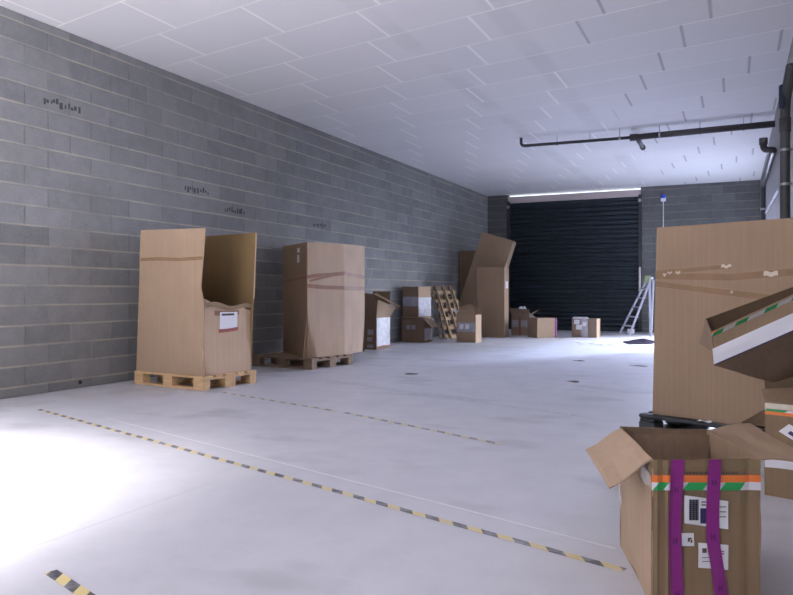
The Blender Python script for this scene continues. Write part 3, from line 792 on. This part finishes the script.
# labels
la = decal('shipping_label', M['white'], t, SF, lambda u, v: (.30+.40*u, Hv(523)+(Hv(495)-Hv(523))*v-.04*u), .004, 8, 3)
mb = MB()
k = .345
while k < .425:
    w = random.uniform(.003, .009); mb.sheet(SF, 1, 1, .0006, .0052, patch(SF, k, Hv(520), k+w, Hv(499))); k += w+random.uniform(.003, .006)
for v0 in range(500, 520, 2): mb.sheet(SF, 1, 1, .0006, .0058, patch(SF, .34, Hv(v0+.9), .43, Hv(v0)))
mb.build('barcode', M['ink'], la)
decal('dark_block', M['navy'], la, SF, patch(SF, .445, Hv(523), .498, Hv(508)), .0054)
mb = MB()
for v0 in (501, 504): mb.sheet(SF, 1, 1, .0006, .0054, patch(SF, .455, Hv(v0+1.2), .495, Hv(v0)))
for v0 in (506, 511, 516): mb.sheet(SF, 1, 1, .0006, .0054, patch(SF, .62, Hv(v0+.8), .68, Hv(v0)))
mb.build('label_print', M['ink_soft'], la)
lc = decal('small_label', M['white'], t, SF, patch(SF, .262, Hv(545.5), .388, Hv(532.5), -.005), .004)
mb = MB()
for (u0, v0, u1, v1) in ((.325, 541, .345, 537), (.335, 538.5, .36, 537), (.35, 542, .365, 539)): mb.sheet(SF, 1, 1, .0006, .0054, patch(SF, u0, Hv(v0), u1, Hv(v1), .006))
mb.build('label_print', M['ink_soft'], lc)
ld = decal('address_label', M['white'], t, SF, lambda u, v: (.425+.275*u, Hv(567)+(Hv(542)-Hv(567))*v-.016*u), .004, 8, 3)
mb = MB()
for (u0, v0, u1, v1) in ((.46, 552, .50, 547.5), (.51, 551, .66, 550), (.51, 553.5, .66, 552.5), (.46, 557, .60, 556.4), (.46, 561, .56, 560.4)): mb.sheet(SF, 1, 1, .0006, .0054, patch(SF, u0, Hv(v0), u1, Hv(v1)))
mb.build('label_print', M['ink_soft'], ld)
# purple tapes
def vstrip(path, w):
    def f(u, v):
        tt = v*(len(path)-1); i = min(int(tt), len(path)-2); fr = tt-i
        x = path[i][0]*(1-fr)+path[i+1][0]*fr; y = path[i][1]*(1-fr)+path[i+1][1]*fr
        return x+(u-.5)*w, y
    return f
for path, mk in (([(.238, Hv(604)), (.212, Hv(560)), (.205, Hv(520)), (.235, Hv(459.2))], (489, 540, 593)), ([(.645, Hv(604)), (.60, Hv(568)), (.555, Hv(540)), (.555, Hv(500)), (.575, Hv(459.2))], (482, 536, 587))):
    p = decal('purple_tape', M['purple'], t, SF, vstrip(path, .118), .0075, 4, 20)
    for m_ in mk:
        hv_ = Hv(m_); x = None
        for (xa, ya), (xb, yb) in zip(path, path[1:]):
            if ya <= hv_ <= yb: x = xa+(xb-xa)*(hv_-ya)/(yb-ya)
        mb = MB()
        for dx in (-.016, .010): mb.sheet(SF, 1, 1, .0006, .0088, patch(SF, x+dx-.002, hv_-.02, x+dx+.008, hv_+.02))
        mb.sheet(SF, 1, 1, .0006, .0088, patch(SF, x-.018, hv_-.004, x+.018, hv_+.003))
        mb.build('tape_print', M['purple_ink'], p)
# clear tape scraps on the left corner
decal('clear_tape', M['tape_clear'], t, SL, lambda u, v: (.78+.21*u, .80+.17*v-.10*u*v+.01*math.sin(9*u)), .004, 8, 8)
decal('clear_tape', M['tape_clear'], t, SL, lambda u, v: (.02+.20*u, .42+.09*v+.02*math.sin(7*u)), .005, 8, 4)

# ------------------------------------------------------------------ carton behind, on the right
A, B_, C_, D_ = (.134, 3.995), (.45, 3.90), (.47, 4.33), (.15, 4.42)
t, Ss = carton('banded_carton', 'brown carton with orange and green tape band, behind the purple-taped carton', [A, B_, C_, D_], 0, .462, M['card_print_shaded'], close=False, seed=71)
flag_band(t, Ss[0], .868, .925, .40, True, (.0, .29, .5, .74, 1.0), (0, 2))
decal('clear_tape', M['tape_clear'], t, Ss[0], patch(Ss[0], .0, .93, 1, .99), .002)
lb = decal('shipping_label', M['white'], t, Ss[0], lambda u, v: (.19+.38*u+.14*v, .70-.15*u+.09*v), .004, 6, 4); lb['label'] = 'white label stuck on aslant'
decal('label_print', M['navy'], lb, Ss[0], lambda u, v: (.31+.10*u+.04*v, .69-.04*u+.03*v), .0052)
decal('white_tape', M['wtape'], t, Ss[0], lambda u, v: (u, .30+.085*v+.012*math.sin(5*u)), .003, 14, 2)
flap(t, (*C_, .464), (*D_, .464), (.14, 4.45, .64), (.46, 4.36, .66), M['card_gap_shade'], 27, .006)  # flap added in the gap, its dark colour painted as shade
flap(t, (.134, 3.99, .464), (.45, 3.895, .464), (.45, 4.0, .555), (.115, 4.08, .515), M['card'], 25, .006)

# ------------------------------------------------------------------ tilted open carton on top of it
rv = V((.905, .426, 0)); fv = V((-.426, .905, 0)); uv_ = V((0, 0, 1))
def camp(px, py, d): return V((0, 0, 1))+(rv*(px-396.5)/718+fv+uv_*(293-py)/718)*d
t = thing('tilted_carton', 'open carton with a white paper band, tipped on its side over the banded carton', 'carton', (.1, 3.7, .6))
TA = V((-.1001, 3.597, .820)); TB = V((-.0874, 3.603, .667))
al = (rv*.89+uv_*.415-fv*.10).normalized()
Lt = .50
TC = TB+al*Lt; TD = TA+al*Lt+uv_*.01
ca = (fv*.92+rv*.30+uv_*.20).normalized()
Dt = .26
STf = quadS(TB, TC, TD, TA, wob(31, .004))
mb = MB(); mb.sheet(STf, 14, 8, .005); mb.build('front_panel', M['card'], t)
mb = MB(); mb.sheet(quadS(TC+ca*Dt, TB+ca*Dt, TA+ca*Dt, TD+ca*Dt-uv_*.045), 8, 6, .005); mb.build('back_panel', M['card_gap_shade'], t)
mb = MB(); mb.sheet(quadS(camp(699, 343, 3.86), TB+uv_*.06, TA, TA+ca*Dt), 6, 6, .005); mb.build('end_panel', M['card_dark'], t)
mb = MB(); mb.sheet(quadS(TC, TC+ca*Dt, TD+ca*Dt, TD), 6, 6, .005); mb.build('end_panel', M['card_mid'], t)
decal('white_band', M['white_band'], t, STf, patch(STf, .0, .02, 1, .50), .002, 14, 2)
decal('purple_edge', M['navy'], t, STf, patch(STf, .0, .0, 1, .035), .003, 14, 1)
f_ = lambda w: .84+.10*w
g0 = decal('printed_tape', M['wtape_shaded'], t, STf, patch(STf, 0, .85, 1, .95), .002, 14, 1)
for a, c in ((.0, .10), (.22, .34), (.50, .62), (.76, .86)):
    decal('green_block', M['green_shaded'], g0, STf, lambda u, v, a=a, c=c: (a+(c-a)*u+.03*v, .85+.10*v), .0032, 4, 2)
decal('orange_stripe', M['orange'], g0, STf, patch(STf, 0, .95, .05, .99), .0032, 3, 1)
nf = (TC-TB).cross(TA-TB).normalized()       # towards the camera
G1, G2 = camp(773, 383, 3.66), camp(800, 379, 3.60)
flap(t, G1, G2+al*.2, TC, TB, M['card_dark'], 35, .004, .005, 10, 'bottom_flap')  # shade on the underside painted with darker cardboard

# ------------------------------------------------------------------ floor markings
def tape(label, a, b, w, mat, name='floor_tape', cat='floor tape', group=None):
    a, b = V((*a, 0)), V((*b, 0)); L = (b-a).length; ang = math.atan2(b.y-a.y, b.x-a.x)
    me = bpy.data.meshes.new(name); n = max(4, int(L/.15))
    vs = []; fs = []
    for i in range(n+1):
        x = L*i/n; o_ = .006*noise.noise(V((x*.8, ang*9, 1)))
        for y in (-w/2, w/2):
            for z in (.0012, .0022): vs.append((x, y+o_, z))
    for i in range(n):
        k = i*4
        fs += [(k, k+4, k+5, k+1), (k+2, k+3, k+7, k+6), (k+1, k+5, k+7, k+3), (k, k+2, k+6, k+4)]
    fs += [(0, 1, 3, 2), (n*4, n*4+2, n*4+3, n*4+1)]
    me.from_pydata(vs, [], fs); me.update(); me.materials.append(mat)
    o = bpy.data.objects.new(name, me); C.objects.link(o); o.location = a; o.rotation_euler = (0, 0, ang)
    return tag(o, label, cat, group)
tape('long black and yellow hazard tape across the floor, ending at the purple-taped carton', (-5.40, 4.26), (-.36, 2.69), .040, M['haz'])
tape('short bright hazard tape in the glare at the lower left', (-2.22, 1.80), (-1.80, 1.66), .045, M['haz_new'])
tape('worn hazard tape in the middle of the floor, in front of the taped carton', (-2.95, 5.24), (-1.40, 4.59), .045, M['haz_faint'])
tape('rubbed hazard tape running from the pine pallet, mostly faded', (-4.66, 5.78), (-3.05, 5.27), .042, M['haz_faint'])
tape('ghostly worn hazard tape farthest from the camera', (-4.24, 7.12), (-1.05, 5.86), .05, M['haz_ghost'])
tape('thin pale line beside the long hazard tape', (-4.55, 4.20), (-.42, 2.905), .015, M['pale'], 'painted_line', 'floor line')
# scraps on the floor
def scrap(label, x, y, s, mat, seed, name='card_scrap', cat='scrap', group=None):
    mb = MB()
    def S(u, v):
        a = 2*PI*u; r = v*s*.75*(1+1.3*noise.noise(V((math.cos(a)*2.2+seed, math.sin(a)*2.2, seed+.4))))
        return V((x+r*math.cos(a)*1.5, y+r*math.sin(a), .006+.010*abs(noise.noise(V((u*5, v*3, seed)))))), V((0, 0, 1))
    mb.sheet(S, 14, 4, .003)
    return tag(mb.build(name, mat, None, False, (x, y, 0)), label, cat, group)
scrap('dark scrap on the floor out from the leaning pallets', -3.63, 8.09, .07, M['dust'], 1)
scrap('dark scrap on the floor straight in front of the lone labelled carton', -2.06, 10.7, .07, M['dust'], 2)
scrap('flat scrap lying nearer the camera than the others, left of the big carton', -1.63, 8.15, .055, M['dust'], 3)
scrap('dark scrap on the bright floor beside the big carton edge', -1.21, 10.3, .085, M['dust'], 4)
scrap('small white paper scrap on the floor in front of the pine pallet', -5.07, 5.58, .05, M['white'], 5, 'paper_scrap', 'paper')
for i in range(7):
    scrap('white litter scrap on the bright floor before the lone labelled carton', -2.85+i*.17+random.uniform(-.05, .05), 14.5+random.uniform(-.5, .25), random.uniform(.03, .06), M['white'] if i % 2 == 0 else M['pale'], 10+i, 'litter_scrap', 'scrap', 'white scraps before the shutter')

# ------------------------------------------------------------------ light
W = bpy.data.worlds.new('sky'); SC.world = W; W.use_nodes = True
nt = W.node_tree; bg = nt.nodes['Background']
bg.inputs[0].default_value = (.80, .88, 1.0, 1); bg.inputs[1].default_value = 2.2
def area(name, loc, rot, sx, sy, power, col):
    l = bpy.data.lights.new(name, 'AREA'); l.shape = 'RECTANGLE'; l.size = sx; l.size_y = sy; l.energy = power; l.color = col
    o = bpy.data.objects.new(name, l); C.objects.link(o); o.location = loc; o.rotation_euler = rot; return o
def spot(name, loc, target, power, ang, blend, col, rad=.3):
    l = bpy.data.lights.new(name, 'SPOT'); l.energy = power; l.spot_size = math.radians(ang); l.spot_blend = blend; l.color = col; l.shadow_soft_size = rad
    o = bpy.data.objects.new(name, l); C.objects.link(o); o.location = loc
    o.rotation_euler = (V(target)-V(loc)).to_track_quat('-Z', 'Y').to_euler(); return o
area('front_daylight', (-4.1, YF+.05, 1.75), (PI/2, 0, 0), 3.4, 3.3, 90, (1.0, .95, .94))
sd = area('side_daylight', (XR-.02, (DY0+DY1)/2, 1.03), (0, math.radians(62), math.radians(44)), 2.0, 3.2, 235, (.80, .85, 1.0)); sd.data.spread = math.radians(80)
spot('floor_fill', (.3, 17.6, 1.95), (-2.0, 8.0, 0), 5000, 58, 1.0, (.64, .71, 1.0), .5)  # added spot inside the doorway to brighten the mid and far floor
gb = area('ceiling_bounce_fill', (XR-.35, (DY0+DY1)/2, .9), (0, math.radians(152), math.radians(10)), 1.2, 3.2, 7, (.42, .62, 1.0)); gb.data.spread = math.radians(110)  # added upward lamp by the doorway to brighten the far ceiling
spot('front_sun', (-4.6, -2.6, 3.5), (-4.0, 1.1, 0), 9000, 35, 1.0, (1.0, .97, .96))
spot('door_sun', (-2.8, -2.9, 3.4), (-4.2, -.6, 0), 14000, 60, .6, (1.0, .97, .97))
spot('side_sun', (4.4, 21.3, 3.8), (-1.3, 13.3, 0), 11500, 34, .7, (.56, .69, 1.0))

# ------------------------------------------------------------------ camera
cd = bpy.data.cameras.new('camera'); cam = bpy.data.objects.new('camera', cd); C.objects.link(cam)
cd.sensor_width = 36; cd.lens = 718/793*36; cd.clip_start = .05; cd.clip_end = 200
cam.location = (0, 0, 1.0); cam.rotation_euler = (PI/2, 0, math.radians(25.2415))
cd.shift_y = -4.5/793
SC.camera = cam
SC.view_settings.view_transform = 'Standard'
SC.view_settings.look = 'None'
SC.view_settings.exposure = 0.0
SC.cycles.use_denoising = True
SC.cycles.max_bounces = 8; SC.cycles.diffuse_bounces = 6
